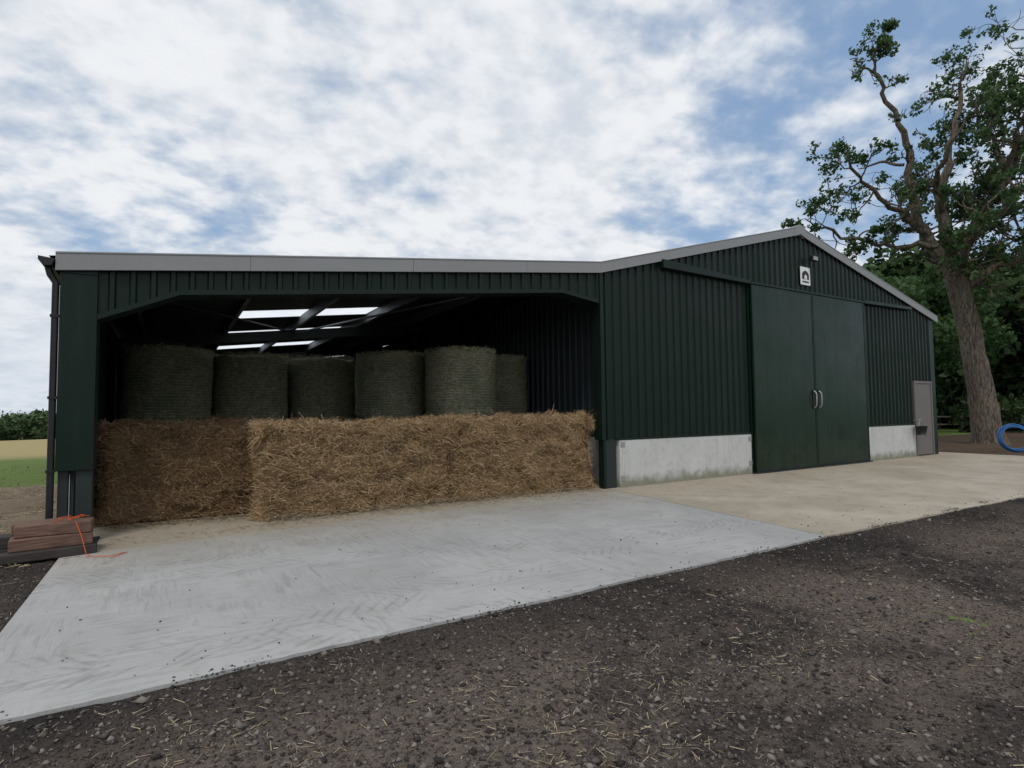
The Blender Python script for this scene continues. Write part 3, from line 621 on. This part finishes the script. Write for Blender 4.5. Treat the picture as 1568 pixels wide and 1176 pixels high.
# ------------------------------------------------------------ woodland etc.
def mass(name,blobs,per,size,mat,trunks=()):
    V=[];S=[]
    for (cx,cy,cz,rx,rz) in blobs:
        k=int(per*rx*rx); v=unit(rng.normal(0,1,(k,3))); rad=rng.random(k)**.25
        lump=np.array([1+.35*mn.noise(Vector((a*2+cx,b*2+cy,c*2))) for a,b,c in v]); P=v*(rad*lump)[:,None]*np.array([rx,rx,rz])+np.array([cx,cy,cz])
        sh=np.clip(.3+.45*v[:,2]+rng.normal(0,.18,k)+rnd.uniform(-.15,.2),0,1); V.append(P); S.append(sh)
    P=np.concatenate(V); S=np.concatenate(S); n=len(P); d=unit(rng.normal(0,1,(n,3))); nn=unit(rng.normal(0,1,(n,3))+np.array([0,0,.5])); L=size*rng.uniform(.5,1.4,n)
    w=unit(np.cross(d,nn)); Q=np.stack([P-d*(L/2)[:,None],P+w*(L*.35)[:,None],P+d*(L/2)[:,None],P-w*(L*.35)[:,None]],1).reshape(-1,3)
    Fq=np.arange(4*n).reshape(n,4); S=np.repeat(S,4); mi=[0]*n; mats=[mat]
    if trunks:
        mats=[mat,BARK]; vv=[];ff=[];o=len(Q)
        for (x,y,h,rr) in trunks:
            a,b=tubegeo([(x,y,-.1),(x+rnd.uniform(-.3,.3),y,h*.5),(x+rnd.uniform(-.6,.6),y,h)],[rr,rr*.75,rr*.4],7); ff+=[tuple(i+o+len(vv) for i in q) for q in b]; vv+=[tuple(p) for p in a]
        Q=np.concatenate([Q,np.array(vv)]); Fq=np.concatenate([Fq,np.array(ff)]); mi+= [1]*len(ff); S=np.concatenate([S,np.zeros(len(vv))])
    return mk(name,Q,Fq,mats,None,midx=mi,shade=S)
bl=[];tr=[]
for i in range(70):
    brg=math.radians(rnd.uniform(64,84)); dist=rnd.uniform(46,62)
    x=CX+math.sin(brg)*dist; y=CY+math.cos(brg)*dist; h=rnd.uniform(5,11.5); rr=rnd.uniform(2.2,3.8); bl.append((x,y,h,rr,rr*.85))
    bl.append((x+rnd.uniform(-2,2),y+rnd.uniform(0,3),rnd.uniform(1.5,3.6),rnd.uniform(2,3),2.2))
    if i%3==0: tr.append((x,y,h,rnd.uniform(.15,.3)))
mass("woodland",bl,110,.6,WOODS,tr)
bl=[(27+rnd.uniform(-1.5,4.5),6.5+rnd.uniform(-1.5,2.5),rnd.uniform(4.6,8.0),rnd.uniform(1.3,2.0),1.4) for i in range(9)]
mass("field_maple_tree",bl,420,.30,LEAF,[(28.5,6.8,6,.28)])
bl=[]
for i in range(30):
    brg=math.radians(rnd.uniform(66,84)); dist=rnd.uniform(41,47); bl.append((CX+math.sin(brg)*dist,CY+math.cos(brg)*dist,rnd.uniform(.6,1.3),rnd.uniform(1.1,1.9),1.2))
mass("hedge_undergrowth",bl,110,.38,WOODS)
bl=[]
for i in range(120):
    brg=math.radians(rnd.uniform(-24,6)); dist=rnd.uniform(150,185); x=CX+math.sin(brg)*dist; y=CY+math.cos(brg)*dist
    g=gz(x,y); R=rnd.uniform(2.3,3.9)*(1+.45*mn.noise(Vector((x*.06,0,0)))); bl.append((x,y,g+rnd.uniform(.5,1.1)*R*1.2,R,R*1.05))
mass("distant_trees",bl,28,1.0,FARW)
fe=empty("post_and_rail_fence")
a=Vector((29.0,10.0,-.05)); b=Vector((36,3.2,-.05)); n=6
for i in range(n+1):
    p=a.lerp(b,i/n); box("post_%d"%i,p.x-.05,p.x+.05,p.y-.05,p.y+.05,-.1,1.05,FENCEW,fe,.01)
for i,z in enumerate((.4,.85)):
    d=(b-a).normalized(); s=Vector((-d.y,d.x,0))*.02
    V=[a-s+ZZ*z,b-s+ZZ*z,b+s+ZZ*z,a+s+ZZ*z]; V+=[v+ZZ*.08 for v in V]
    mk("rail_%d"%i,V,[(0,3,2,1),(4,5,6,7),(0,1,5,4),(1,2,6,5),(2,3,7,6),(3,0,4,7)],FENCEW,fe)

# ------------------------------------------------------------ world & sun
SUN_EL,SUN_AZ=math.radians(58),math.radians(215)
Wd=bpy.data.worlds.new("World"); sc.world=Wd; Wd.use_nodes=True; t=NT(Wd.node_tree); bg=Wd.node_tree.nodes['Background']; bg.inputs[1].default_value=.1
sky=t.n('ShaderNodeTexSky',sky_type='NISHITA'); sky.sun_disc=False; sky.sun_elevation=SUN_EL; sky.sun_rotation=SUN_AZ; sky.air_density=1.2; sky.dust_density=2.0
tc=t.n('ShaderNodeTexCoord'); sep=t.n('ShaderNodeSeparateXYZ'); t.l(tc.outputs['Generated'],sep.inputs[0])
zz=t.math('ADD',t.math('MAXIMUM',sep.outputs[2],0.0),.27)
cb=t.n('ShaderNodeCombineXYZ'); t.l(t.math('DIVIDE',sep.outputs[0],zz),cb.inputs[0]); t.l(t.math('DIVIDE',sep.outputs[1],zz),cb.inputs[1])
P=cb.outputs[0]
big=t.noise(t.mapping(P,(1,1,1),(0,0,.5),(3.1,1.7,0)),1.1,3,.5,.3)
med=t.noise(t.mapping(P,(1,1.15,1),(0,0,.9)),4.2,4,.5,.2)
puff=t.noise(t.mapping(P,(1,1.1,1),(0,0,.4)),12,4,.55,.1)
cov=t.math('ADD',t.math('MULTIPLY',big,.75),t.math('ADD',t.math('MULTIPLY',med,.70),t.math('MULTIPLY',puff,.35)))
east=t.ss(t.math('ADD',sep.outputs[0],t.math('MULTIPLY',sep.outputs[2],.35)),.62,1.10,0,.33); cov=t.math('SUBTRACT',cov,east)
mask=t.ss(cov,.52,.86)
bright=t.ss(t.math('ADD',t.math('MULTIPLY',med,.6),t.math('MULTIPLY',puff,.5)),.40,.66)
cloud=t.mix(bright,(6.4,6.9,7.6),(8.6,8.8,9.1))
skyc=t.mix(.5,sky.outputs[0],(3.4,5.2,8.0))
col=t.mix(mask,skyc,cloud)
hz=t.ss(sep.outputs[2],.26,.0); col=t.mix(t.math('MULTIPLY',hz,.65),col,(6.5,7.15,8.0))
t.l(col,bg.inputs[0])
sl=bpy.data.lights.new("sun",'SUN'); sl.energy=1.3; sl.angle=math.radians(14); sl.color=(1,.955,.89)
so=bpy.data.objects.new("sun",sl); sc.collection.objects.link(so)
dv=Vector((math.sin(SUN_AZ)*math.cos(SUN_EL),math.cos(SUN_AZ)*math.cos(SUN_EL),math.sin(SUN_EL)))
so.rotation_euler=dv.to_track_quat('Z','Y').to_euler()
